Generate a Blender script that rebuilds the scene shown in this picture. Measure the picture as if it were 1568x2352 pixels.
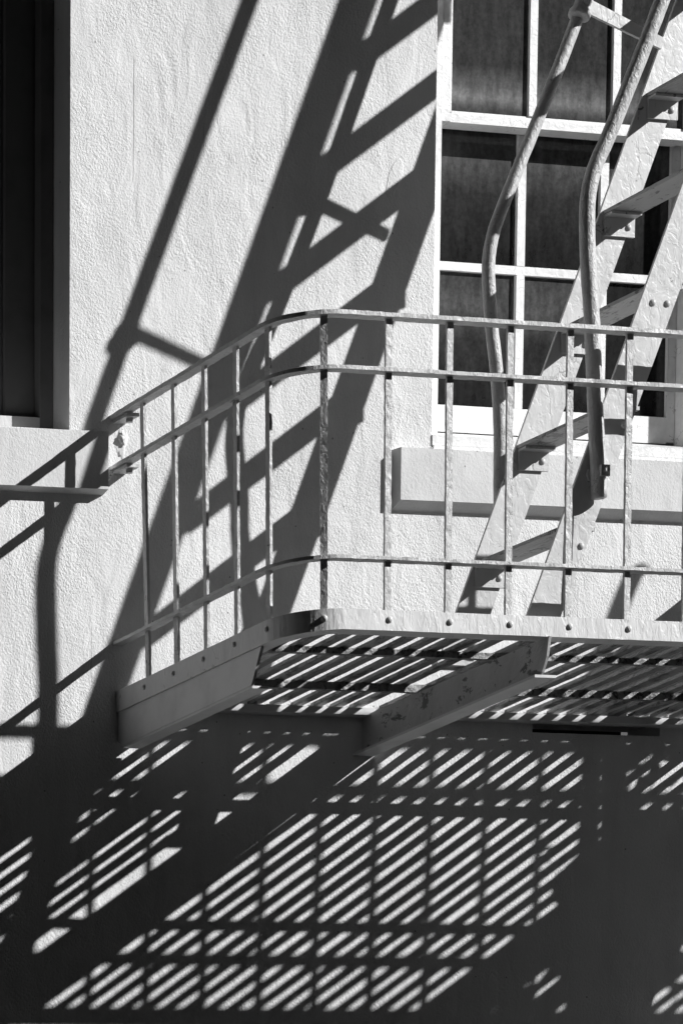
import bpy, bmesh, math, random
from mathutils import Vector, Matrix, noise

# ------------------------------------------------------------------ scene, camera, light
for o in list(bpy.data.objects):
    bpy.data.objects.remove(o)
scene = bpy.context.scene
col = scene.collection
R = random.Random(7)

SUN_TO = Vector((1.4035, -1.0, 0.9767)).normalized()      # towards the sun
CAM_POS = Vector((-6.1256, -10.8784, -2.4427))
cr = Vector((0.9617558, -0.27251017, -0.02764034))
cu = Vector((0.06253912, 0.12022305, 0.99077509))
cf = Vector((0.26667328, 0.95461229, -0.13266777))
cam = bpy.data.cameras.new('camera')
cam.sensor_fit = 'VERTICAL'
cam.sensor_height = 36.0
cam.sensor_width = 24.0
cam.lens = 9088.8062 / 2352.0 * 36.0
cam.shift_x = (784.0 + 1950.2702) / 2352.0
cam.shift_y = (4786.3457 - 1176.0) / 2352.0
cam.clip_start = 0.1
cam.clip_end = 600.0
camo = bpy.data.objects.new('camera', cam)
M = Matrix.Identity(4)
for i in range(3):
    M[i][0] = cr[i]; M[i][1] = cu[i]; M[i][2] = -cf[i]; M[i][3] = CAM_POS[i]
camo.matrix_world = M
col.objects.link(camo)
scene.camera = camo

sun = bpy.data.lights.new('sun', 'SUN')
sun.energy = 5.0
sun.angle = math.radians(0.53)
sun.color = (1.0, 1.0, 1.0)
suno = bpy.data.objects.new('sun', sun)
suno.rotation_euler = SUN_TO.to_track_quat('Z', 'Y').to_euler()
col.objects.link(suno)

world = bpy.data.worlds.new('World')
scene.world = world
world.use_nodes = True
wn = world.node_tree
wn.nodes.clear()
wo = wn.nodes.new('ShaderNodeOutputWorld')
wb = wn.nodes.new('ShaderNodeBackground')
ws = wn.nodes.new('ShaderNodeTexSky')
ws.sky_type = 'NISHITA'
ws.sun_disc = False
ws.sun_elevation = math.asin(SUN_TO.z)
ws.sun_rotation = math.atan2(SUN_TO.x, SUN_TO.y)
bw = wn.nodes.new('ShaderNodeSeparateColor')               # black-and-white photograph through a red filter
wn.links.new(ws.outputs[0], bw.inputs[0])
wn.links.new(bw.outputs['Red'], wb.inputs['Color'])
wb.inputs['Strength'].default_value = 0.05
wn.links.new(wb.outputs[0], wo.inputs['Surface'])

scene.view_settings.view_transform = 'Standard'
scene.view_settings.look = 'None'
scene.view_settings.gamma = 1.0
scene.view_settings.use_curve_mapping = False
scene.view_settings.exposure = 0.15

# ------------------------------------------------------------------ materials
def new_mat(name):
    m = bpy.data.materials.new(name)
    m.use_nodes = True
    nt = m.node_tree
    return m, nt, nt.nodes['Principled BSDF']

def node(nt, kind, **kw):
    n = nt.nodes.new(kind)
    for k, v in kw.items():
        if k in n.inputs:
            n.inputs[k].default_value = v
        else:
            setattr(n, k, v)
    return n

def ramp(nt, fac, stops):
    r = nt.nodes.new('ShaderNodeValToRGB')
    e = r.color_ramp.elements
    e[0].position, e[0].color = stops[0][0], (stops[0][1],) * 3 + (1,)
    e[1].position, e[1].color = stops[-1][0], (stops[-1][1],) * 3 + (1,)
    for p, c in stops[1:-1]:
        x = e.new(p); x.color = (c, c, c, 1)
    nt.links.new(fac, r.inputs[0])
    return r

def coords(nt, scale=(1, 1, 1), rot=(0, 0, 0)):
    tc = nt.nodes.new('ShaderNodeTexCoord')
    mp = nt.nodes.new('ShaderNodeMapping')
    mp.inputs['Scale'].default_value = scale
    mp.inputs['Rotation'].default_value = rot
    nt.links.new(tc.outputs['Object'], mp.inputs[0])
    return mp.outputs[0]

def math_(nt, op, a, b):
    m = nt.nodes.new('ShaderNodeMath'); m.operation = op
    for i, v in enumerate((a, b)):
        if hasattr(v, 'is_output') or hasattr(v, 'links'):
            nt.links.new(v, m.inputs[i])
        else:
            m.inputs[i].default_value = v
    return m.outputs[0]

def stucco_mat(name, base, strength, dist, marks=False):
    m, nt, b = new_mat(name)
    b.inputs['Roughness'].default_value = 0.8
    b.inputs['Specular IOR Level'].default_value = 0.2
    c = coords(nt, (1.0, 1.0, 0.72), (0, math.radians(-34), 0))
    plain = coords(nt)
    n1 = node(nt, 'ShaderNodeTexNoise', Scale=165.0, Detail=4.0, Roughness=0.6, Distortion=0.3)
    n2 = node(nt, 'ShaderNodeTexNoise', Scale=48.0, Detail=4.0, Roughness=0.65)
    n3 = node(nt, 'ShaderNodeTexNoise', Scale=2.4, Detail=5.0, Roughness=0.62)
    n5 = node(nt, 'ShaderNodeTexNoise', Scale=4.5, Detail=4.0, Roughness=0.6, Distortion=0.6)
    n6 = node(nt, 'ShaderNodeTexNoise', Scale=11.0, Detail=2.0, Roughness=0.5, Distortion=1.2)      # trowel passes
    nt.links.new(c, n1.inputs['Vector']); nt.links.new(c, n2.inputs['Vector'])
    for n in (n3, n5):
        nt.links.new(plain, n.inputs['Vector'])
    nt.links.new(coords(nt, (1.0, 1.0, 0.45), (0, math.radians(25), 0)), n6.inputs['Vector'])
    r1 = ramp(nt, n1.outputs[0], [(0.34, 0.0), (0.62, 1.0)])
    gr = math_(nt, 'ADD', math_(nt, 'MULTIPLY', r1.outputs[0], 0.55), math_(nt, 'MULTIPLY', n2.outputs[0], 0.75))
    gr = math_(nt, 'MULTIPLY', gr, ramp(nt, n5.outputs[0], [(0.32, 0.45), (0.5, 0.9), (0.68, 1.5)]).outputs[0])
    h = math_(nt, 'ADD', gr, math_(nt, 'MULTIPLY', n6.outputs[0], 2.4))
    dark = None
    if marks:
        # hairline cracks and one blistered patch: each has its own place on the wall
        tc = nt.nodes.new('ShaderNodeTexCoord'); sp = nt.nodes.new('ShaderNodeSeparateXYZ')
        nt.links.new(tc.outputs['Object'], sp.inputs[0])
        X, Z = sp.outputs[0], sp.outputs[2]
        wob = math_(nt, 'MULTIPLY', math_(nt, 'SUBTRACT', n2.outputs[0], 0.5), 0.006)
        def smooth(v, lo, hi):
            r = nt.nodes.new('ShaderNodeMapRange'); r.interpolation_type = 'SMOOTHSTEP'
            r.inputs['From Min'].default_value = lo; r.inputs['From Max'].default_value = hi
            nt.links.new(v, r.inputs['Value']); return r.outputs[0]
        masks = []
        for x0, z0, z1, wdt in ((.040, 1.42, 1.80, .0017), (.268, 1.52, 1.62, .0016), (-.090, .02, .20, .0015), (.60, 1.02, 1.12, .0014)):
            dx = math_(nt, 'ABSOLUTE', math_(nt, 'ADD', math_(nt, 'SUBTRACT', X, x0), wob), 0.0)
            ln = math_(nt, 'SUBTRACT', 1.0, smooth(dx, wdt * .4, wdt))
            zz = math_(nt, 'MULTIPLY', smooth(Z, z0, z0 + .02), math_(nt, 'SUBTRACT', 1.0, smooth(Z, z1 - .04, z1)))
            masks.append(math_(nt, 'MULTIPLY', ln, zz))
        ex = math_(nt, 'MULTIPLY', math_(nt, 'ADD', math_(nt, 'SUBTRACT', X, .905), math_(nt, 'MULTIPLY', math_(nt, 'SUBTRACT', Z, 1.50), -.35)), 1.0 / .024)
        ez = math_(nt, 'MULTIPLY', math_(nt, 'SUBTRACT', Z, 1.50), 1.0 / .055)
        rr_ = math_(nt, 'ADD', math_(nt, 'MULTIPLY', ex, ex), math_(nt, 'MULTIPLY', ez, ez))
        rr_ = math_(nt, 'ADD', rr_, math_(nt, 'MULTIPLY', math_(nt, 'SUBTRACT', n2.outputs[0], 0.5), 1.6))
        ring = math_(nt, 'SUBTRACT', 1.0, smooth(math_(nt, 'ABSOLUTE', math_(nt, 'SUBTRACT', rr_, 1.0), 0.0), .05, .16))
        h = math_(nt, 'ADD', h, math_(nt, 'MULTIPLY', math_(nt, 'SUBTRACT', 1.0, smooth(rr_, .9, 1.15)), 0.8))
        h = math_(nt, 'SUBTRACT', h, math_(nt, 'MULTIPLY', ring, 0.4))
        dark = masks[0]
        for k in masks[1:]:
            dark = math_(nt, 'MAXIMUM', dark, k)
        h = math_(nt, 'SUBTRACT', h, math_(nt, 'MULTIPLY', dark, 1.0))
    bp = node(nt, 'ShaderNodeBump', Strength=strength, Distance=dist)
    nt.links.new(h, bp.inputs['Height'])
    nt.links.new(bp.outputs[0], b.inputs['Normal'])
    # slow patches of dirt, faint rain streaks, and small dark pits
    r3 = ramp(nt, n3.outputs[0], [(0.3, base * 0.84), (0.52, base * 0.97), (0.7, base)])
    st = node(nt, 'ShaderNodeTexNoise', Scale=9.0, Detail=5.0, Roughness=0.65)
    nt.links.new(coords(nt, (1.0, 1.0, 0.12)), st.inputs['Vector'])
    streak = ramp(nt, st.outputs[0], [(0.3, 0.90), (0.55, 1.0)])
    pv = node(nt, 'ShaderNodeTexVoronoi', Scale=19.0)
    nt.links.new(plain, pv.inputs['Vector'])
    pit = ramp(nt, pv.outputs['Distance'], [(0.03, 0.35), (0.065, 1.0)])
    k = math_(nt, 'MULTIPLY', math_(nt, 'MULTIPLY', r3.outputs[0], streak.outputs[0]), pit.outputs[0])
    if dark is not None:
        k = math_(nt, 'MULTIPLY', k, math_(nt, 'SUBTRACT', 1.0, math_(nt, 'MULTIPLY', dark, 0.45)))
    nt.links.new(k, b.inputs['Base Color'])
    return m

def paint_mat(name, base, rough=0.42, scale=60.0, strength=0.5, dist=0.0016, chips=0.5, stretch=(1, 1, 1), cracks=True, wear=0.0):
    """thick old enamel over steel: blistered relief, cracks and chipped spots"""
    m, nt, b = new_mat(name)
    b.inputs['Roughness'].default_value = rough
    c = coords(nt, stretch)
    n1 = node(nt, 'ShaderNodeTexNoise', Scale=scale, Detail=4.0, Roughness=0.6, Distortion=0.8)
    n2 = node(nt, 'ShaderNodeTexNoise', Scale=scale * 3.2, Detail=3.0, Roughness=0.6)
    v = node(nt, 'ShaderNodeTexVoronoi', Scale=scale * 0.55, feature='DISTANCE_TO_EDGE')
    nd = node(nt, 'ShaderNodeTexNoise', Scale=scale * 0.7, Detail=3.0)
    va = nt.nodes.new('ShaderNodeMix'); va.data_type = 'VECTOR'; va.inputs[0].default_value = 0.04
    for n in (n1, n2, nd):
        nt.links.new(c, n.inputs['Vector'])
    nt.links.new(c, va.inputs[4]); nt.links.new(nd.outputs['Color'], va.inputs[5])
    nt.links.new(va.outputs[1], v.inputs['Vector'])
    n4 = node(nt, 'ShaderNodeTexNoise', Scale=scale * 0.22, Detail=3.0, Roughness=0.6)
    nt.links.new(c, n4.inputs['Vector'])
    crack = ramp(nt, v.outputs['Distance'], [(0.0, 0.0), (0.035, 1.0)])
    area = ramp(nt, n4.outputs[0], [(0.56, 1.0), (0.66, 0.0)])        # where cracks show
    ck = math_(nt, 'MAXIMUM', crack.outputs[0], area.outputs[0])
    blis = ramp(nt, n1.outputs[0], [(0.42, 0.0), (0.52, 0.6), (0.7, 1.0)])
    h = math_(nt, 'ADD', math_(nt, 'MULTIPLY', blis.outputs[0], 0.8), math_(nt, 'MULTIPLY', n2.outputs[0], 0.35))
    if cracks:
        h = math_(nt, 'ADD', h, math_(nt, 'MULTIPLY', ck, 0.5))
    bp = node(nt, 'ShaderNodeBump', Strength=strength, Distance=dist)
    nt.links.new(h, bp.inputs['Height'])
    nt.links.new(bp.outputs[0], b.inputs['Normal'])
    tone = ramp(nt, n4.outputs[0], [(0.25, base * 0.80), (0.5, base), (0.75, base * 1.06)])
    chip = ramp(nt, n1.outputs[0], [(0.22 + 0.06 * chips, 0.22), (0.27 + 0.06 * chips, 1.0)])
    mx = nt.nodes.new('ShaderNodeMix'); mx.data_type = 'RGBA'; mx.blend_type = 'MULTIPLY'
    mx.inputs[0].default_value = 1.0
    nt.links.new(tone.outputs[0], mx.inputs[6]); nt.links.new(chip.outputs[0], mx.inputs[7])
    if cracks:
        mx2 = nt.nodes.new('ShaderNodeMix'); mx2.data_type = 'RGBA'; mx2.blend_type = 'MULTIPLY'
        mx2.inputs[0].default_value = 0.55
        nt.links.new(mx.outputs[2], mx2.inputs[6]); nt.links.new(ck, mx2.inputs[7])
        mx = mx2
    if wear:
        # patches where the paint has gone and dark rusty steel shows
        w1 = node(nt, 'ShaderNodeTexNoise', Scale=17.0, Detail=8.0, Roughness=0.72, Distortion=0.4)
        nt.links.new(coords(nt, (1, .6, 1)), w1.inputs['Vector'])
        wr = ramp(nt, w1.outputs[0], [(0.70 - wear * .25, 1.0), (0.725 - wear * .25, 0.28)])
        mx3 = nt.nodes.new('ShaderNodeMix'); mx3.data_type = 'RGBA'; mx3.blend_type = 'MULTIPLY'
        mx3.inputs[0].default_value = 1.0
        nt.links.new(mx.outputs[2], mx3.inputs[6]); nt.links.new(wr.outputs[0], mx3.inputs[7])
        mx = mx3
    nt.links.new(mx.outputs[2], b.inputs['Base Color'])
    return m

def glass_mat(name, top, low):
    """old dirty window glass: dark, reflective, dust and run marks"""
    m, nt, b = new_mat(name)
    c = coords(nt, (1.0, 1.0, 0.30))
    n1 = node(nt, 'ShaderNodeTexNoise', Scale=40.0, Detail=5.0, Roughness=0.65)
    n2 = node(nt, 'ShaderNodeTexNoise', Scale=70.0, Detail=4.0, Roughness=0.7)
    nt.links.new(c, n1.inputs['Vector']); nt.links.new(coords(nt), n2.inputs['Vector'])
    d = math_(nt, 'MULTIPLY', ramp(nt, n1.outputs[0], [(0.3, 0.65), (0.7, 1.35)]).outputs[0],
              ramp(nt, n2.outputs[0], [(0.3, 0.75), (0.7, 1.3)]).outputs[0])
    # dirt is thicker towards one edge of the pane
    tc = nt.nodes.new('ShaderNodeTexCoord'); sx = nt.nodes.new('ShaderNodeSeparateXYZ')
    nt.links.new(tc.outputs['Generated'], sx.inputs[0])
    g = nt.nodes.new('ShaderNodeValToRGB')
    e = g.color_ramp.elements
    e[0].position = 0.0; e[0].color = (low[0],) * 3 + (1,)
    e[1].position = 1.0; e[1].color = (top,) * 3 + (1,)
    for p, cc in low[1]:
        x = e.new(p); x.color = (cc, cc, cc, 1)
    nt.links.new(sx.outputs[2], g.inputs[0])
    f = math_(nt, 'MULTIPLY', d, g.outputs[0])
    nt.links.new(f, b.inputs['Base Color'])
    b.inputs['Roughness'].default_value = 0.10
    b.inputs['Specular IOR Level'].default_value = 0.5
    return m

def plain_mat(name, base, rough=0.8, scale=20.0, var=0.25):
    m, nt, b = new_mat(name)
    n = node(nt, 'ShaderNodeTexNoise', Scale=scale, Detail=4.0)
    nt.links.new(coords(nt), n.inputs['Vector'])
    r = ramp(nt, n.outputs[0], [(0.3, base * (1 - var)), (0.7, base * (1 + var))])
    nt.links.new(r.outputs[0], b.inputs['Base Color'])
    b.inputs['Roughness'].default_value = rough
    bp = node(nt, 'ShaderNodeBump', Strength=0.3, Distance=0.002)
    nt.links.new(n.outputs[0], bp.inputs['Height']); nt.links.new(bp.outputs[0], b.inputs['Normal'])
    return m

M_STUCCO = stucco_mat('stucco', 0.87, 0.62, 0.0036, True)
M_LEDGE = stucco_mat('ledge_plaster', 0.78, 0.38, 0.0026)
M_PLATE = paint_mat('plate_paint', 0.56, scale=34, strength=0.42, dist=0.0016, chips=0.9, stretch=(1, 1, .7), wear=0.16)
M_RAIL = paint_mat('rail_paint', 0.54, scale=80, strength=0.8, dist=0.0016, chips=0.95, stretch=(1, 1, .55), wear=0.24)
M_BAND = paint_mat('band_paint', 0.68, scale=55, strength=0.5, chips=0.2, stretch=(1, 1, .35), wear=0.12)
M_PIPE = paint_mat('pipe_paint', 0.56, scale=75, strength=0.8, dist=0.0022, chips=1.0, stretch=(1, 1, .6), wear=0.15)
M_TREAD = paint_mat('tread_paint', 0.36, scale=38, strength=0.8, chips=2.2, stretch=(1, .35, 1), wear=0.55)
M_BRKT = paint_mat('bracket_paint', 0.68, scale=30, strength=0.3, chips=0.2, cracks=False)
M_BRKT_RUST = paint_mat('bracket_paint_worn', 0.50, scale=34, strength=0.6, chips=1.3, cracks=False, wear=0.5)
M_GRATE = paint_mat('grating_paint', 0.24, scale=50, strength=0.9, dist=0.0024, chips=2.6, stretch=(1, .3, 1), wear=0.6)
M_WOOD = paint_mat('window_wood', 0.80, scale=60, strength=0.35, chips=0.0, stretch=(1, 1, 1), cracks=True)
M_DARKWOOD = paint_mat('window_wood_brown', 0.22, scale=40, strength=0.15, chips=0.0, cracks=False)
M_GLASS_UP = glass_mat('glass_upper', 0.034, (0.04, [(0.03, 0.09), (0.06, 0.20), (0.10, 0.12), (0.17, 0.042)]))
M_GLASS_LO = glass_mat('glass_lower', 0.06, (0.016, [(0.2, 0.022), (0.5, 0.034), (0.75, 0.085)]))
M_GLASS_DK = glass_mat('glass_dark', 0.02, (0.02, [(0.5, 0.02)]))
M_INNER = plain_mat('room_dark', 0.02)
M_ASPHALT = plain_mat('asphalt', 0.04, 0.9, 6.0)
M_BRICK = plain_mat('dark_brick', 0.035, 0.9, 3.0)
M_CONC = plain_mat('concrete', 0.07, 0.9, 9.0)
M_LEAF = plain_mat('leaf', 0.07, 0.5, 30.0)
M_CLAY = plain_mat('clay', 0.2, 0.8, 30.0)

# ------------------------------------------------------------------ mesh helpers
def link(name, bm, mat, parent=None, bevel=0.0, smooth=False):
    me = bpy.data.meshes.new(name)
    if bevel:
        bmesh.ops.bevel(bm, geom=[e for e in bm.edges if len(e.link_faces) == 2 and e.calc_face_angle(0) > 0.5],
                        offset=bevel, segments=1, affect='EDGES')
    bmesh.ops.recalc_face_normals(bm, faces=bm.faces)
    bm.to_mesh(me); bm.free()
    me.materials.append(mat)
    if smooth:
        for p in me.polygons:
            p.use_smooth = True
    o = bpy.data.objects.new(name, me)
    col.objects.link(o)
    if parent:
        o.parent = parent
    return o

def empty(name, label, cat, group=None, loc=(0, 0, 0)):
    o = bpy.data.objects.new(name, None)
    o.location = loc
    col.objects.link(o)
    o['label'] = label; o['category'] = cat
    if group:
        o['group'] = group
    return o

def box(bm, x0, x1, y0, y1, z0, z1, f=None):
    co = [(x, y, z) for z in (z0, z1) for y in (y0, y1) for x in (x0, x1)]
    vs = [bm.verts.new(f(*c) if f else c) for c in co]
    for q in ((0, 2, 3, 1), (4, 5, 7, 6), (0, 1, 5, 4), (2, 6, 7, 3), (0, 4, 6, 2), (1, 3, 7, 5)):
        bm.faces.new([vs[i] for i in q])
    return vs

def prism(bm, pts, y0, y1, axis='y'):
    """pts = polygon in (x,z); extruded in y"""
    a = [bm.verts.new((x, y0, z)) for x, z in pts]
    b = [bm.verts.new((x, y1, z)) for x, z in pts]
    bm.faces.new(a); bm.faces.new(b[::-1])
    n = len(pts)
    for i in range(n):
        bm.faces.new((a[i], b[i], b[(i + 1) % n], a[(i + 1) % n]))

def sweep(bm, rings):
    """rings: list of closed rings (equal length); caps both ends"""
    vr = [[bm.verts.new(p) for p in r] for r in rings]
    n = len(rings[0])
    for a, b in zip(vr, vr[1:]):
        for i in range(n):
            bm.faces.new((a[i], a[(i + 1) % n], b[(i + 1) % n], b[i]))
    bm.faces.new(vr[0][::-1]); bm.faces.new(vr[-1])

def tube(bm, pts, rad, seg=16, jitter=0.0, closed_end=True):
    P = [Vector(p) for p in pts]
    rings = []
    for i, p in enumerate(P):
        t = (P[min(i + 1, len(P) - 1)] - P[max(i - 1, 0)]).normalized()
        up = Vector((0, 1, 0)) if abs(t.y) < .9 else Vector((0, 0, 1))
        s = t.cross(up).normalized(); u = s.cross(t).normalized()
        r = rad[i] if isinstance(rad, (list, tuple)) else rad
        ring = []
        for k in range(seg):
            a = 2 * math.pi * k / seg
            rr = r + jitter * noise.noise((p + Vector((math.cos(a), math.sin(a), 0)) * .02) * 60)
            ring.append(p + s * math.cos(a) * rr + u * math.sin(a) * rr)
        rings.append(ring)
    sweep(bm, rings)

def spline(pts, step=0.02):
    """Catmull-Rom through control points"""
    P = [Vector(p) for p in pts]
    P = [P[0] * 2 - P[1]] + P + [P[-1] * 2 - P[-2]]
    out = []
    for i in range(1, len(P) - 2):
        n = max(2, int((P[i + 1] - P[i]).length / step))
        for k in range(n):
            t = k / n
            out.append(0.5 * ((2 * P[i]) + (P[i + 1] - P[i - 1]) * t + (2 * P[i - 1] - 5 * P[i] + 4 * P[i + 1] - P[i + 2]) * t * t
                              + (3 * P[i] - P[i - 1] - 3 * P[i + 1] + P[i + 2]) * t ** 3))
    out.append(P[-2])
    return out

_rivet = {}
def rivet(parent, loc, normal, r=0.009, h=0.006, mat=None, name='rivet'):
    key = (round(r, 4), round(h, 4), name, (mat or M_BAND).name)
    if key not in _rivet:
        bm = bmesh.new()
        rings = []
        for a in (0.0, 0.35, 0.7, 1.05, 1.35):
            rings.append([(math.cos(k * math.pi / 6) * r * math.cos(a), math.sin(k * math.pi / 6) * r * math.cos(a), h * math.sin(a) - 0.001) for k in range(12)])
        sweep(bm, rings)
        me = bpy.data.meshes.new(name)
        bmesh.ops.recalc_face_normals(bm, faces=bm.faces)
        bm.to_mesh(me); bm.free()
        me.materials.append(mat or M_BAND)
        for p in me.polygons:
            p.use_smooth = True
        _rivet[key] = me
    o = bpy.data.objects.new(name, _rivet[key])
    o.location = loc
    o.rotation_euler = Vector(normal).to_track_quat('Z', 'Y').to_euler()
    col.objects.link(o); o.parent = parent
    return o

def rough_bar(x_of, n, jit=0.0006, seed=0):
    """sweep a rectangle whose corners come from x_of(t) with small irregularities"""
    rr = random.Random(seed)
    rings = []
    for i in range(n + 1):
        ring = x_of(i / n)
        rings.append([Vector(p) + Vector((rr.uniform(-jit, jit), rr.uniform(-jit, jit), rr.uniform(-jit, jit))) for p in ring])
    bm = bmesh.new(); sweep(bm, rings)
    return bm

# ------------------------------------------------------------------ setting: street
bm = bmesh.new()
GZ = -4.1
for (x0, x1, y0, y1) in ((-300, 300, -300, -3.0),):
    vs = [bm.verts.new(p) for p in ((x0, y0, GZ - .12), (x1, y0, GZ - .12), (x1, y1, GZ - .12), (x0, y1, GZ - .12))]
    bm.faces.new(vs)
road = link('road', bm, M_ASPHALT); road['kind'] = 'structure'
bm = bmesh.new(); box(bm, -300, 300, -3.0, 3.0, GZ - .4, GZ - .004)
pav = link('pavement', bm, M_CONC); pav['kind'] = 'structure'

# dark brick block added behind the camera against sky light; leaves the sun clear
opposite = empty('sky_screen_building', 'tall dark brick building added unseen across the street, behind the photographer, to block sky light', 'building')
bm = bmesh.new(); box(bm, -60, 16.0, -32, -13.0, GZ, 30)
link('facade', bm, M_BRICK, opposite)
lower = empty('shade_warehouse', 'lower dark brick warehouse across the street, unseen, added so its shadow covers the pavement', 'building')  # added out of view so the street floor stays in shade
bm = bmesh.new(); box(bm, 16.01, 75, -32, -13.0, GZ, 10.2)
link('facade', bm, M_BRICK, lower)
for k_ in range(8):
    bm = bmesh.new(); box(bm, 19 + k_ * 6.1, 21.4 + k_ * 6.1, -13.0 + .001, -12.93, GZ + 2, GZ + 5)
    link('window', bm, M_GLASS_DK, lower)
for fl_ in range(7):
    for k_ in range(-18, 4):
        bm = bmesh.new(); box(bm, k_ * 3.1, k_ * 3.1 + 1.3, -13.0 + .001, -12.93, GZ + 1.2 + fl_ * 3.8, GZ + 3.2 + fl_ * 3.8)
        link('window', bm, M_GLASS_DK, opposite)

endb = empty('sky_screen_block', 'dark brick block added unseen at the left end of the street to cut sky light', 'building')  # put in unseen to deepen the shade on the wall
bm = bmesh.new(); box(bm, -34, -26, -12.9, 0.0, GZ, 22)
link('facade', bm, M_BRICK, endb)
upper = empty('sky_screen_balcony', 'slatted steel balcony added unseen one floor higher to block sky light, above the top picture edge', 'fire escape')  # unseen balcony put in to hold back the overhead sky
bm = bmesh.new(); box(bm, 0.0, 4.2, -.953, -.945, 3.55, 3.61)
link('edge_band', bm, M_BAND, upper)
for k_ in range(40):
    bm = bmesh.new(); box(bm, .02 + k_ * .0725, .055 + k_ * .0725, -.944, -.01, 3.57, 3.579)
    link('slat', bm, M_GRATE, upper)
for x_ in (0.0, 2.9):
    bm = bmesh.new(); box(bm, x_, x_ + .008, -.92, .0, 3.45, 3.568)
    link('bracket', bm, M_BRKT, upper)

# ------------------------------------------------------------------ building wall with its windows and ledges
building = empty('building', 'white stucco building wall behind the fire escape, with two windows and plaster ledges', 'building')
LW = (-2.60, -0.163, 0.735, 3.0)      # left window opening
RW = (1.042, 2.200, 0.742, 3.1)       # right window opening
VS = (1.408, 1.86, -0.074, -0.03)     # dark slot under the platform
bm = bmesh.new()
xs = sorted({-9, 9, LW[0], LW[1], RW[0], RW[1], VS[0], VS[1]})
zs = sorted({GZ, 6, LW[2], LW[3], RW[2], VS[2], VS[3]})
def hole(x, z):
    for h in (LW, RW, VS):
        if h[0] < x < h[1] and h[2] < z < h[3]:
            return True
    return False
vc = {}
def V(x, y, z):
    k = (round(x, 5), round(y, 5), round(z, 5))
    if k not in vc:
        vc[k] = bm.verts.new(k)
    return vc[k]
for i in range(len(xs) - 1):
    for j in range(len(zs) - 1):
        if not hole((xs[i] + xs[i + 1]) / 2, (zs[j] + zs[j + 1]) / 2):
            bm.faces.new((V(xs[i], 0, zs[j]), V(xs[i + 1], 0, zs[j]), V(xs[i + 1], 0, zs[j + 1]), V(xs[i], 0, zs[j + 1])))
for (h, dep) in ((LW, .26), (RW, .26), (VS, .16)):
    x0, x1, z0, z1 = h
    def strip(seq):
        for a, b in zip(seq, seq[1:]):
            bm.faces.new((V(a[0], 0, a[1]), V(a[0], dep, a[1]), V(b[0], dep, b[1]), V(b[0], 0, b[1])))
    zz_ = [z for z in zs if z0 <= z <= z1]; xx_ = [x for x in xs if x0 <= x <= x1]
    strip([(x0, z) for z in zz_]); strip([(x1, z) for z in zz_]); strip([(x, z0) for x in xx_]); strip([(x, z1) for x in xx_])
wall = link('stucco_wall', bm, M_STUCCO, building)
for h in (LW, RW, VS):        # dark rooms behind the openings
    bm = bmesh.new(); box(bm, h[0] - .05, h[1] + .05, .262, .9, h[2] - .05, h[3] + .05)
    for f in list(bm.faces):
        if all(v.co.y < .27 for v in f.verts):
            bm.faces.remove(f)
    link('dark_room', bm, M_INNER, building)

# plaster ledges
def ledge(pts, p, drop, splay=0.0):
    """front polygon in (x,z) standing p proud of the wall; the underside slopes down to the wall"""
    b_ = bmesh.new()
    a_ = [b_.verts.new((x, -p, z)) for x, z in pts]
    c_ = [b_.verts.new((x - (splay if i in (0, 3) else 0), .004, z - (drop if i < 2 else 0))) for i, (x, z) in enumerate(pts)]
    b_.faces.new(a_); b_.faces.new(c_[::-1])
    for i in range(4):
        b_.faces.new((a_[i], c_[i], c_[(i + 1) % 4], a_[(i + 1) % 4]))
    return link('window_ledge', b_, M_LEDGE, building, bevel=.0025)
ledge([(-2.9, .548), (-.054, .565), (-.054, .727), (-2.9, .690)], .034, .010)
ledge([(.918, .5775), (2.35, .586), (2.35, .729), (.918, .728)], .034, .026, .011)

def wood(name, parent, x0, x1, y0, y1, z0, z1, mat, bev=.0015):
    b_ = bmesh.new(); box(b_, x0, x1, y0, y1, z0, z1)
    return link(name, b_, mat, parent, bevel=bev)

# left window: nested steps of frame, in shade
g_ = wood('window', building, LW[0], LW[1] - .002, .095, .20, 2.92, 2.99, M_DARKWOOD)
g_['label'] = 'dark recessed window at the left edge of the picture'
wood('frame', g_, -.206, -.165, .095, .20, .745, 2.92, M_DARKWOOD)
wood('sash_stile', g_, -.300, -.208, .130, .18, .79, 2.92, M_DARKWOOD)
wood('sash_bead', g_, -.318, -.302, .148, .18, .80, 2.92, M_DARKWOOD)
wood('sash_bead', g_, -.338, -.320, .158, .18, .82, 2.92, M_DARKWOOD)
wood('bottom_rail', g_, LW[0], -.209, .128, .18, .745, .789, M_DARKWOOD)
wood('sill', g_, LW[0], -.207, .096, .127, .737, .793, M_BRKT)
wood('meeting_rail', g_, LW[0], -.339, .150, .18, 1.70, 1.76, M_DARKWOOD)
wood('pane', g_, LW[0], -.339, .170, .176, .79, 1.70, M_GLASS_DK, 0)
wood('pane', g_, LW[0], -.339, .168, .174, 1.76, 2.92, M_GLASS_DK, 0)

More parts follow.
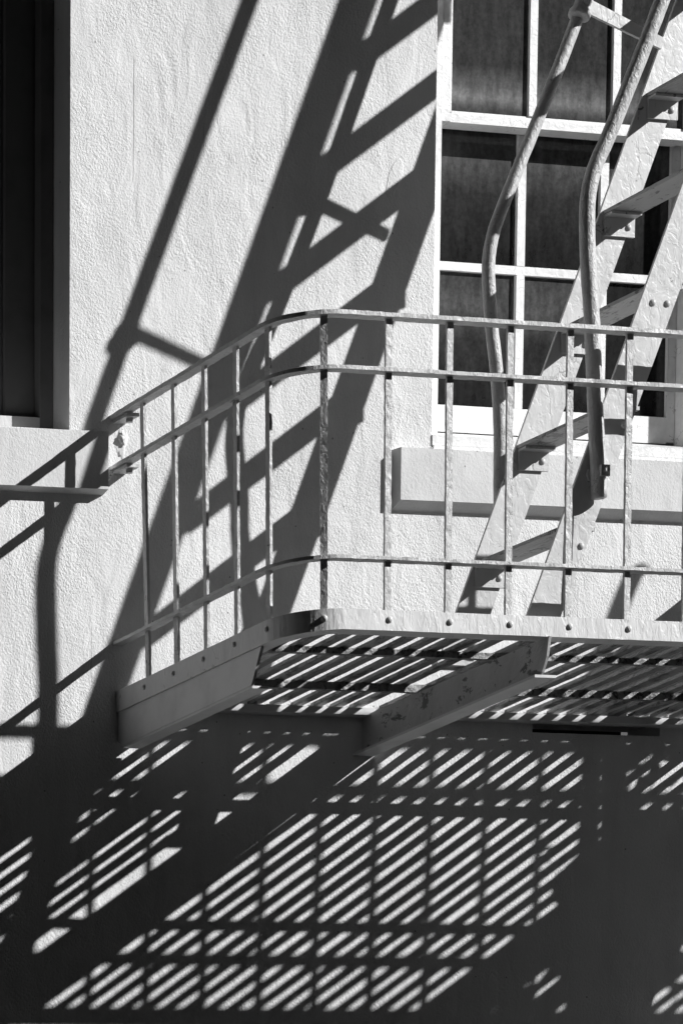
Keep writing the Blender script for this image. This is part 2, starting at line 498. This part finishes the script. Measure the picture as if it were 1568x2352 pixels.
# right window: the sashes sit about 13 cm behind the plaster face
QW = .13
def rwood(name, parent, x0, x1, y0, y1, z0, z1, mat, bev=.0015):
    return wood(name, parent, x0 + .645 * QW, x1 + .645 * QW, y0 + QW, y1 + QW, z0 + .385 * QW, z1 + .385 * QW, mat, bev)
w_ = rwood('window', building, RW[0], 2.0, .0, .06, 2.93, 2.99, M_WOOD)
w_['label'] = 'white sash window of dusty panes behind the fire stair'
rwood('casing', w_, .975, 1.060, -.006, .11, .744, 2.93, M_WOOD)
rwood('casing', w_, 1.946, 2.125, -.006, .11, .744, 2.93, M_WOOD)
rwood('sash_stile', w_, 1.062, 1.092, .0, .045, 1.670, 2.93, M_WOOD)
rwood('sash_bead', w_, 1.093, 1.100, .006, .045, 1.700, 2.93, M_WOOD)
rwood('sash_stile', w_, 1.915, 1.944, .0, .045, 1.668, 2.93, M_WOOD)
rwood('meeting_rail', w_, 1.0925, 1.9145, .001, .056, 1.668, 1.693, M_WOOD)
rwood('meeting_bead', w_, 1.1005, 1.9145, .008, .045, 1.6935, 1.703, M_WOOD)
for x in (1.366, 1.658):
    rwood('muntin', w_, x, x + .026, .003, .04, 1.704, 2.93, M_WOOD, .003)
for x0, x1 in ((1.101, 1.365), (1.393, 1.657), (1.685, 1.914)):
    rwood('pane', w_, x0 - .003, x1 + .003, .0145, .0175, 1.698, 2.55, M_GLASS_UP, 0)
# lower sash
rwood('sash_stile', w_, 1.0605, 1.094, .062, .105, .80, 1.70, M_WOOD)
rwood('sash_stile', w_, 1.915, 1.944, .062, .105, .80, 1.70, M_WOOD)
rwood('bottom_rail', w_, 1.0945, 1.9145, .060, .105, .795, .873, M_WOOD)
rwood('muntin', w_, 1.0945, 1.9145, .063, .098, 1.265, 1.290, M_WOOD, .003)
for x in (1.373, 1.664):
    rwood('muntin', w_, x, x + .028, .062, .1, .874, 1.264, M_WOOD, .003)
    rwood('muntin', w_, x, x + .028, .062, .1, 1.291, 1.72, M_WOOD, .003)
for x0, x1 in ((1.094, 1.373), (1.401, 1.664), (1.692, 1.915)):
    rwood('pane', w_, x0 - .003, x1 + .003, .0745, .0775, .868, 1.268, M_GLASS_DK if x0 > 1.6 else M_GLASS_LO, 0)
    rwood('pane', w_, x0 - .003, x1 + .003, .0745, .0775, 1.287, 1.70, M_GLASS_LO, 0)
b_ = bmesh.new()
for xa, xb in ((1.0435, 2.195),):
    vs = [b_.verts.new(p) for p in ((xa, -.004, .748), (xb, -.004, .748), (xb, .195, .748), (xa, .195, .748), (xa, -.004, .776), (xb, -.004, .776), (xb, .195, .842), (xa, .195, .842))]
    for q in ((0, 3, 2, 1), (4, 5, 6, 7), (0, 1, 5, 4), (1, 2, 6, 5), (2, 3, 7, 6), (3, 0, 4, 7)):
        b_.faces.new([vs[t] for t in q])
link('sill', b_, M_WOOD, w_, bevel=.002)
wood('sill_apron', w_, 1.0435, 2.195, -.012, -.0045, .7295, .745, M_WOOD)

# ------------------------------------------------------------------ fire escape balcony
balcony = empty('fire_escape_balcony', 'white painted steel fire escape balcony with rounded corner railing and slatted floor', 'fire escape')
YF, RC, TILT = 0.953, 0.150, 0.0246
def path_pt(s):
    """s = arc length from the wall: returns x, d, outward normal (x,d), side weight"""
    L1 = YF - RC; L2 = RC * math.pi / 2
    if s < L1:
        return 0.0, s, (-1, 0), 1.0
    if s < L1 + L2:
        a = (s - L1) / RC
        return RC - RC * math.cos(a), L1 + RC * math.sin(a), (-math.cos(a), math.sin(a)), max(0.0, math.cos(a))
    return RC + (s - L1 - L2), YF, (0, 1), 0.0
L1 = YF - RC; L2 = RC * math.pi / 2
def s_of_x(x): return L1 + L2 + (x - RC)
def bpos(x, d, z, w):
    return Vector((x - .0204 * z * w, -(d - .0147 * z * (1 - w)), z + TILT * d + .002 * x))
def railing_ring(s, n0, n1, z0, z1):
    x, d, n, w = path_pt(s)
    out = []
    for (nn, z) in ((n0, z0), (n1, z0), (n1, z1), (n0, z1)):
        out.append(bpos(x + n[0] * nn, d + n[1] * nn, z, w))
    return out
END = 3.6
def s_list(s0, s1, step):
    n = int((s1 - s0) / step)
    return [s0 + (s1 - s0) * i / n for i in range(n + 1)]
def rail(name, s0, zc, th, wid, seed, mat=M_RAIL, jit=.0007):
    rr = random.Random(seed)
    rings = []
    for s in s_list(s0, s_of_x(END), .018):
        ring = railing_ring(s, -wid / 2, wid / 2, zc, zc + th)
        rings.append([p + Vector((rr.uniform(-jit, jit), rr.uniform(-jit, jit), rr.uniform(-jit, jit))) for p in ring])
    b_ = bmesh.new(); sweep(b_, rings)
    return link(name, b_, mat, balcony)
rail('top_rail', .0, .770, .011, .035, 1)
rail('middle_rail', .0, .628, .010, .035, 2)
rail('bottom_rail', .0, .134, .009, .033, 3)
# edge band: vertical leg and horizontal leg of the angle
def band():
    rr = random.Random(5)
    rings = []
    for s in s_list(.0, L1, .03)[:-1] + s_list(L1, L1 + L2, .010)[:-1] + s_list(L1 + L2, s_of_x(END), .03):
        x, d, n, w = path_pt(s)
        lo = -.051 - .006 * w
        prof = [(.0008, .003), (.008, .003), (.008, lo), (-.046, lo), (-.046, lo + .007), (.0008, lo + .007)]
        rings.append([bpos(x + n[0] * a, d + n[1] * a, z, w) + Vector([rr.uniform(-.0004, .0004) for _ in range(3)]) for a, z in prof])
    b_ = bmesh.new(); sweep(b_, rings)
    return link('edge_band', b_, M_BAND, balcony)
band()

# balusters
def baluster(s, seed, top=(0, 0), bot=(0, 0), wd=.019, th=.0085, turn=None):
    x, d, n, w = path_pt(s)
    if turn is not None:
        n = (-math.cos(turn), math.sin(turn))
    t = (n[1], -n[0])
    def ring(u):
        z = .772 * u - .0
        z = -.046 + (.772 + .046) * u
        sh = top[0] * u + bot[0] * (1 - u)
        out = []
        for (a, b) in ((-1, -1), (1, -1), (1, 1), (-1, 1)):
            out.append(bpos(x + t[0] * (a * wd / 2 + sh) + n[0] * (b * th / 2 - .004),
                            d + t[1] * (a * wd / 2 + sh) + n[1] * (b * th / 2 - .004), z, w))
        return out
    b_ = rough_bar(ring, 46, .0006, seed)
    link('baluster', b_, M_RAIL, balcony)
    # rivet on the band
    p = bpos(x + n[0] * .0085, d + n[1] * .0085, -.022, w)
    if True:
        rivet(balcony, p, (n[0], -n[1], 0), .0095 if w < .5 else .008, .0075)
ss, y1 = .1641, .1617
for k in range(5):
    top, bot = (0, 0), (0, 0)
    sh = [(-.009, .008), (0, .002), (0, 0), (.002, -.003), (.002, -.003)][k]
    baluster(y1 + ss * k - .0, 20 + k, (-sh[0] * -1, 0), (sh[1], 0))
baluster(L1 + RC * 1.19, 30, turn=1.06)
for i in range(7, 22):
    x = .2855 + .19 * (i - 7)
    if x < END - .05:
        baluster(s_of_x(x), 31 + i)

# grating: one flat bar per slat, running from the edge band to the wall
def deckz(d, x=0): return TILT * d + .002 * x
PER = .0725
W_BAR, ZB, ZT = .033, -.024, -.0145
k = -16
left_edges = [.062, .134, .206, .278, .348, .418, .490, .566, .634, .698, .762]     # right edges of the slats left of the bracket
right_edges = [1.082 + PER * k for k in range(-3, 34)]
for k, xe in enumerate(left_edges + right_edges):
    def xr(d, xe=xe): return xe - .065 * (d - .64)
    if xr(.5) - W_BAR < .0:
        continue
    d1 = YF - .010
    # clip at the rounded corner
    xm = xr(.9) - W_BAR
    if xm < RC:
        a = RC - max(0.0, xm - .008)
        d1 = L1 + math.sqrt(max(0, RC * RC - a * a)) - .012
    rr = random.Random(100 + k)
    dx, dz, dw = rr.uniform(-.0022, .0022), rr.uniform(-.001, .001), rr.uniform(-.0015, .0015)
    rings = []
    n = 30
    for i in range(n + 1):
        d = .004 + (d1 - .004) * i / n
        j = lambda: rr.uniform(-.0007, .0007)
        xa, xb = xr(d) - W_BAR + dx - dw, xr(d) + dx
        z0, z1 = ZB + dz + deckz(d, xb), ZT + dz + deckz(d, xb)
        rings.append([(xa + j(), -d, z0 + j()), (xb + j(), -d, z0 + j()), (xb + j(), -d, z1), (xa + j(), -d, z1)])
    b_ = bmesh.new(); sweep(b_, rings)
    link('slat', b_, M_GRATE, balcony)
# cross supports under the slats
for d0, d1_, hh in ((.655, .674, .0175), (.286, .303, .022)):
    b_ = rough_bar(lambda u: [(.045 + 3.5 * u, -d1_, ZB - hh + deckz(d1_, 3.5 * u)), (.045 + 3.5 * u, -d0, ZB - hh + deckz(d0, 3.5 * u)),
                              (.045 + 3.5 * u, -d0, ZB - .0006 + deckz(d0, 3.5 * u)), (.045 + 3.5 * u, -d1_, ZB - .0006 + deckz(d1_, 3.5 * u))], 120, .0007, 9)
    link('cross_bar', b_, M_GRATE, balcony)
# angle on the wall
bm = bmesh.new()
prism(bm, [(.05, -.050), (3.6, -.048), (3.6, -.028), (.05, -.030)], -.048, -.001)
link('wall_angle', bm, M_BRKT, balcony)

# brackets
bm = bmesh.new()     # left bracket: angle iron whose web is flush under the band
def bz(z, d): return z + TILT * d
def sweep_x(bm, prof, x0, x1, sx=None):
    """prof = (d,z) polygon, extruded in x"""
    a = [bm.verts.new((x0 + (sx(d) if sx else 0), -d, bz(z, d))) for d, z in prof]
    b = [bm.verts.new((x1 + (sx(d) if sx else 0), -d, bz(z, d))) for d, z in prof]
    bm.faces.new(a); bm.faces.new(b[::-1])
    n = len(prof)
    for i in range(n):
        bm.faces.new((a[i], b[i], b[(i + 1) % n], a[(i + 1) % n]))
br1 = bmesh.new()
sweep_x(br1, [(.0, -.057), (.784, -.0575), (.735, -.151), (.03, -.157), (.0, -.140)], -.0015, .007)
b1 = link('bracket', br1, M_BRKT, balcony, bevel=.0008)
b1['label'] = 'deep grey bracket under the rounded end of the balcony'
fl = bmesh.new(); sweep_x(fl, [(.03, -.1575), (.735, -.1515), (.735, -.1585), (.03, -.1645)], .000, .055)
link('flange', fl, M_BRKT, b1, bevel=.0008)
def tee(xw, label=None):
    sk = lambda d: -.030 * d / .95
    wb_ = bmesh.new(); sweep_x(wb_, [(.0, -.045), (.965, -.048), (.955, -.100), (.930, -.147), (.0, -.152)], xw - .004, xw + .004, sk)
    t = link('bracket', wb_, M_BRKT_RUST, balcony)
    if label:
        t['label'] = label
    f_ = bmesh.new(); sweep_x(f_, [(.0, -.1525), (.945, -.1475), (.945, -.155), (.0, -.160)], xw - .034, xw + .034, sk)
    link('flange', f_, M_BRKT, t, bevel=.001)
tee(.822, 'dark T-shaped bracket crossing under the balcony floor')
tee(2.35)
tee(3.45)

# wall anchors of the two upper rails
for ir, zr in enumerate((.770, .628)):
    b_ = bmesh.new()
    box(b_, -.021, .019, -.080, .004, zr - .0105, zr - .0005)
    a_ = link('wall_clamp', b_, M_RAIL, balcony, bevel=.0015)
    b_ = bmesh.new()
    box(b_, -.014, .014, -.060, -.035, zr + .011, zr + .019)
    link('nut', b_, M_RAIL, a_, bevel=.002)
    b_ = bmesh.new()
    tube(b_, [(0, -.058, zr - .022), (0, -.058, zr - .012)], .011, 6)
    link('bolt', b_, M_RAIL, a_)
bm = bmesh.new()
rr = random.Random(3)
pts = []
bmesh.ops.create_icosphere(bm, subdivisions=3, radius=1.0)
for v in bm.verts:
    nn = noise.noise(v.co * 2.1) * .8 + noise.noise(v.co * 5.0) * .4 + .8
    v.co = Vector((.004 + v.co.x * .009 * nn + (v.co.z - .3) ** 2 * .006, -.003 + v.co.y * .010 * nn, .718 + v.co.z * .020 * nn))
link('mortar_lump', bm, M_LEDGE, building, smooth=True)
bm = bmesh.new()
bmesh.ops.create_icosphere(bm, subdivisions=3, radius=1.0)
for v in bm.verts:
    nn = noise.noise(v.co * 1.6 + Vector((5, 5, 5))) * .7 + noise.noise(v.co * 6) * .25 + 1
    v.co = Vector((.008 + v.co.x * .020 * nn, .002 + v.co.y * .0035 * nn, .700 + v.co.z * .060 * nn))
link('mortar_patch', bm, M_LEDGE, building, smooth=True)

# ------------------------------------------------------------------ stair going up
stair = empty('fire_escape_stair', 'steep white steel stair with peeling paint and bent pipe handrails rising from the balcony floor', 'stair')
ZTOP = 3.3
def stringer(y, a0, s0, a1, s1, zb, label=None):
    b_ = bmesh.new()
    prism(b_, [(a0 + s0 * zb, zb), (a1 + s1 * zb, zb), (a1 + s1 * ZTOP, ZTOP), (a0 + s0 * ZTOP, ZTOP)], y, y + .009)
    o = link('stringer', b_, M_PLATE, stair, bevel=.0012)
    if label:
        o['label'] = label
    return o
YFAR, YNEAR = -.430, -.855
sf = stringer(YFAR, .785, .403, .899, .402, .0, 'stringer on the wall side')
sn = stringer(YNEAR, .771, .403, .878, .4085, .012, 'stringer on the street side')
for k in range(8):
    xn, zn = .907 + .1365 * k, .293 + .331 * k
    b_ = bmesh.new()
    box(b_, xn - .002, xn + .106, YNEAR + .0095, YFAR - .0005, zn, zn + .010)
    link('tread', b_, M_TREAD, stair, bevel=.001)
    for (ya, yb) in ((YFAR - .008, YFAR - .0006),):
        b_ = bmesh.new()
        box(b_, xn, xn + .100, ya, yb, zn - .060, zn - .001)
        c_ = link('cleat', b_, M_PLATE, stair, bevel=.0012)
        b_ = bmesh.new()
        box(b_, xn, xn + .100, YFAR - .040, ya - .0005, zn - .0085, zn - .0012)
        link('cleat_flange', b_, M_PLATE, c_)
        rivet(c_, (xn + .078, ya + .0005, zn - .034), (0, -1, 0), .010, .008, M_PLATE)
    for xo in ((-.002, .045) if k % 2 == 0 and k else (.05,)):
        rivet(sn, (xn + xo + (.0 if k else .005), YNEAR + .0005, zn - .045), (0, -1, 0), .0105, .008, M_PLATE)

def handrail(pts, rad, label):
    P = spline(pts[::-1], .02)
    b_ = bmesh.new(); tube(b_, P, rad, 20, .0010)
    o = link('handrail', b_, M_PIPE, stair, smooth=True)
    o['label'] = label
    return o
far_pts = [(1.783, -.420, 3.20), (1.585, -.420, 2.715), (1.385, -.420, 2.226), (1.223, -.420, 1.818), (1.104, -.420, 1.545), (1.037, -.421, 1.400), (.995, -.422, 1.308),
           (.962, -.422, 1.230), (.949, -.420, 1.172), (.945, -.419, 1.118), (.951, -.418, 1.040), (.961, -.417, .955), (.974, -.422, .852), (.990, -.416, .748),
           (1.001, -.408, .640), (1.006, -.402, .535), (1.012, -.400, .40)]
far_pts = [(x + .0065, y + .010, z + .0038) if z > .9 else (x + .0065 * max(0, (z - .4) / .5), y + .010 * max(0, (z - .4) / .5), z) for x, y, z in far_pts]
hf = handrail(far_pts, .0183, 'pipe handrail on the wall side')
near_pts = [(1.76, -.872, 3.10), (1.585, -.872, 2.68), (1.39, -.872, 2.215), (1.176, -.871, 1.703), (1.075, -.863, 1.462), (1.028, -.857, 1.351), (.983, -.855, 1.257), (.964, -.855, 1.185),
            (.961, -.855, 1.120), (.964, -.856, 1.040), (.970, -.858, .950), (.9775, -.861, .860), (.985, -.866, .715), (.990, -.873, .565), (.996, -.879, .452), (.9995, -.880, .372)]
hn = handrail(near_pts, .0212, 'pipe handrail on the street side')
# clamps and struts
def clamp(y, x, z, h, rad, ys):
    t = Vector((.40, 0, 1)).normalized()
    c = Vector((x, y, z))
    b_ = bmesh.new()
    tube(b_, [c - t * .030, c - t * .0295, c - t * .016, c - t * .006, c + t * .020, c + t * .034], [rad + .001, rad + .012, rad + .013, rad + .007, rad + .006, rad + .001], 20)
    o = link('clamp', b_, M_PIPE, h, smooth=True)
    b_ = bmesh.new()
    x0, z0 = x + .006, z - .004
    x1, z1 = x + .262, z - .085
    prism(b_, [(x0, z0 - .016), (x1 - .006, z1 - .016), (x1 + .004, z1 + .014), (x0 + .012, z0 + .020)], ys, ys + .009)
    s_ = link('strut', b_, M_PLATE, stair, bevel=.0012)
    tube_b = bmesh.new()
    tube(tube_b, [(x, y - .02, z + .004), (x, y - .030, z + .004)], .012, 6)
    link('bolt', tube_b, M_PIPE, h)
clamp(-.427, 1.234, 1.848, hf, .019, -.442)
clamp(-.872, 1.240, 1.860, hn, .0212, -.866)
# bolt with square washer low on the street-side handrail, and the rim of its open end
b_ = bmesh.new()
box(b_, .985, 1.013, -.909, -.9005, .425, .455)
link('washer', b_, M_PIPE, hn, bevel=.002)
b_ = bmesh.new(); tube(b_, [(1.000, -.909, .440), (1.000, -.918, .440)], .0075, 6)
link('bolt', b_, M_PIPE, hn)
b_ = bmesh.new(); tube(b_, [(.992, -.862, .440), (.992, -.855, .440)], .02, 8)
link('spacer', b_, M_PIPE, hn)
# foot shoes of the stair
for y, xx in ((YFAR, .84), (YNEAR, .82)):
    b_ = bmesh.new(); box(b_, xx - .07, xx + .07, y - .03, y - .001, .006 + TILT * -y - .01, .012 + TILT * -y - .004)
    link('foot_plate', b_, M_PLATE, stair, bevel=.001)

# ------------------------------------------------------------------ added shadow casters on the balcony, right of the picture
shade_bench = empty('shade_bench', 'plank bench added unseen against the wall on the balcony to shade it, past the right picture edge', 'shade_bench')  # stands in for the unseen flat thing that shades the wall
for i in range(4):
    b_ = bmesh.new(); box(b_, 2.10, 3.30, -.455 + .1135 * i, -.455 + .1135 * i + .1115, .436, .456)
    link('seat_plank', b_, M_CLAY, shade_bench, bevel=.003)
for x in (2.22, 3.14):
    for y in (-.40, -.08):
        b_ = bmesh.new(); box(b_, x, x + .035, y, y + .035, .0, .435)
        link('leg', b_, M_CLAY, shade_bench, bevel=.002)

def shrub(name, label, cx, cy, z0, z1, rx, n, seed, zf=.24):
    t = empty(name, label, 'plant')
    b_ = bmesh.new()
    prof = [(.0, .10), (.02, .11), (.16, .135), (.18, .145), (.20, .145)]
    tube(b_, [(cx, cy, z0 + a) for a, r in prof], [r for a, r in prof], 20)
    link('pot', b_, M_CLAY, t)
    rr = random.Random(seed)
    b_ = bmesh.new()
    s_ = bmesh.new()
    for i in range(14):
        a = rr.uniform(0, 6.28)
        p1 = Vector((cx + math.cos(a) * rx * .6 * rr.random(), cy + math.sin(a) * rx * .5 * rr.random(), rr.uniform(z0 + .4, z1 - .05)))
        tube(s_, [(cx, cy, z0 + .18), (Vector((cx, cy, z0 + .2)) + p1) / 2 + Vector((0, 0, .03)), p1], [.005, .004, .002], 5)
    link('stem', s_, M_LEAF, t)
    for i in range(n):
        a, u = rr.uniform(0, 6.28), math.sqrt(rr.random())
        c = Vector((cx + math.cos(a) * rx * u, cy + math.sin(a) * rx * .75 * u, rr.uniform(z0 + zf, z1)))
        L, Wd = rr.uniform(.05, .09), rr.uniform(.018, .032)
        t1 = Vector((rr.uniform(-1, 1), rr.uniform(-1, 1), rr.uniform(-.6, .9))).normalized()
        t2 = t1.cross(Vector((rr.uniform(-1, 1), rr.uniform(-1, 1), rr.uniform(-1, 1)))).normalized()
        q = [c - t1 * L / 2, c + t2 * Wd / 2, c + t1 * L / 2, c - t2 * Wd / 2]
        b_.faces.new([b_.verts.new(p) for p in q])
    o = link('foliage', b_, M_LEAF, t)
    o['kind'] = 'stuff'
    return t
shrub('stand_in_plant', 'stand-in leafy plant in a clay pot near the railing, added to break up the light, past the right picture edge', 2.66, -.66, .02, .74, .20, 70, 11)  # added unseen; its leaves break up the light at lower right
shrub('stand_in_plant', 'stand-in low bushy plant in a clay pot by the front railing, added to block light, past the right picture edge', 3.02, -.90, .02, .34, .30, 230, 12, .0)  # added unseen; low foliage that darkens the lower right floor shadow

# stand-in flight, added unseen past the right edge: its handrail and stringers throw the broken shadows at lower right
down = empty('stand_in_stair', 'stand-in steel flight leading down from the balcony, added for its shadows past the right edge of the picture', 'stair')
for y in (-.43, -.855):
    b_ = bmesh.new()
    prism(b_, [(2.52, .0), (2.64, .0), (2.64 - .42 * 3, -3.0), (2.52 - .42 * 3, -3.0)], y, y + .009)
    link('stringer', b_, M_PLATE, down, bevel=.0012)
for k in range(9):
    b_ = bmesh.new()
    box(b_, 2.46 - .139 * k, 2.575 - .139 * k, -.845, -.431, -.16 - .331 * k, -.15 - .331 * k)
    link('tread', b_, M_TREAD, down)
b_ = bmesh.new()
tube(b_, spline([(3.010, -.88, 1.255), (2.995, -.88, 1.262), (2.975, -.88, 1.235), (2.92, -.88, 1.11), (2.880, -.88, 1.01), (2.862, -.88, .93), (2.857, -.88, .82),
                 (2.852, -.88, .60), (2.842, -.88, .30), (2.835, -.88, .012)], .03), .024, 16)
link('handrail', b_, M_PIPE, down, smooth=True)
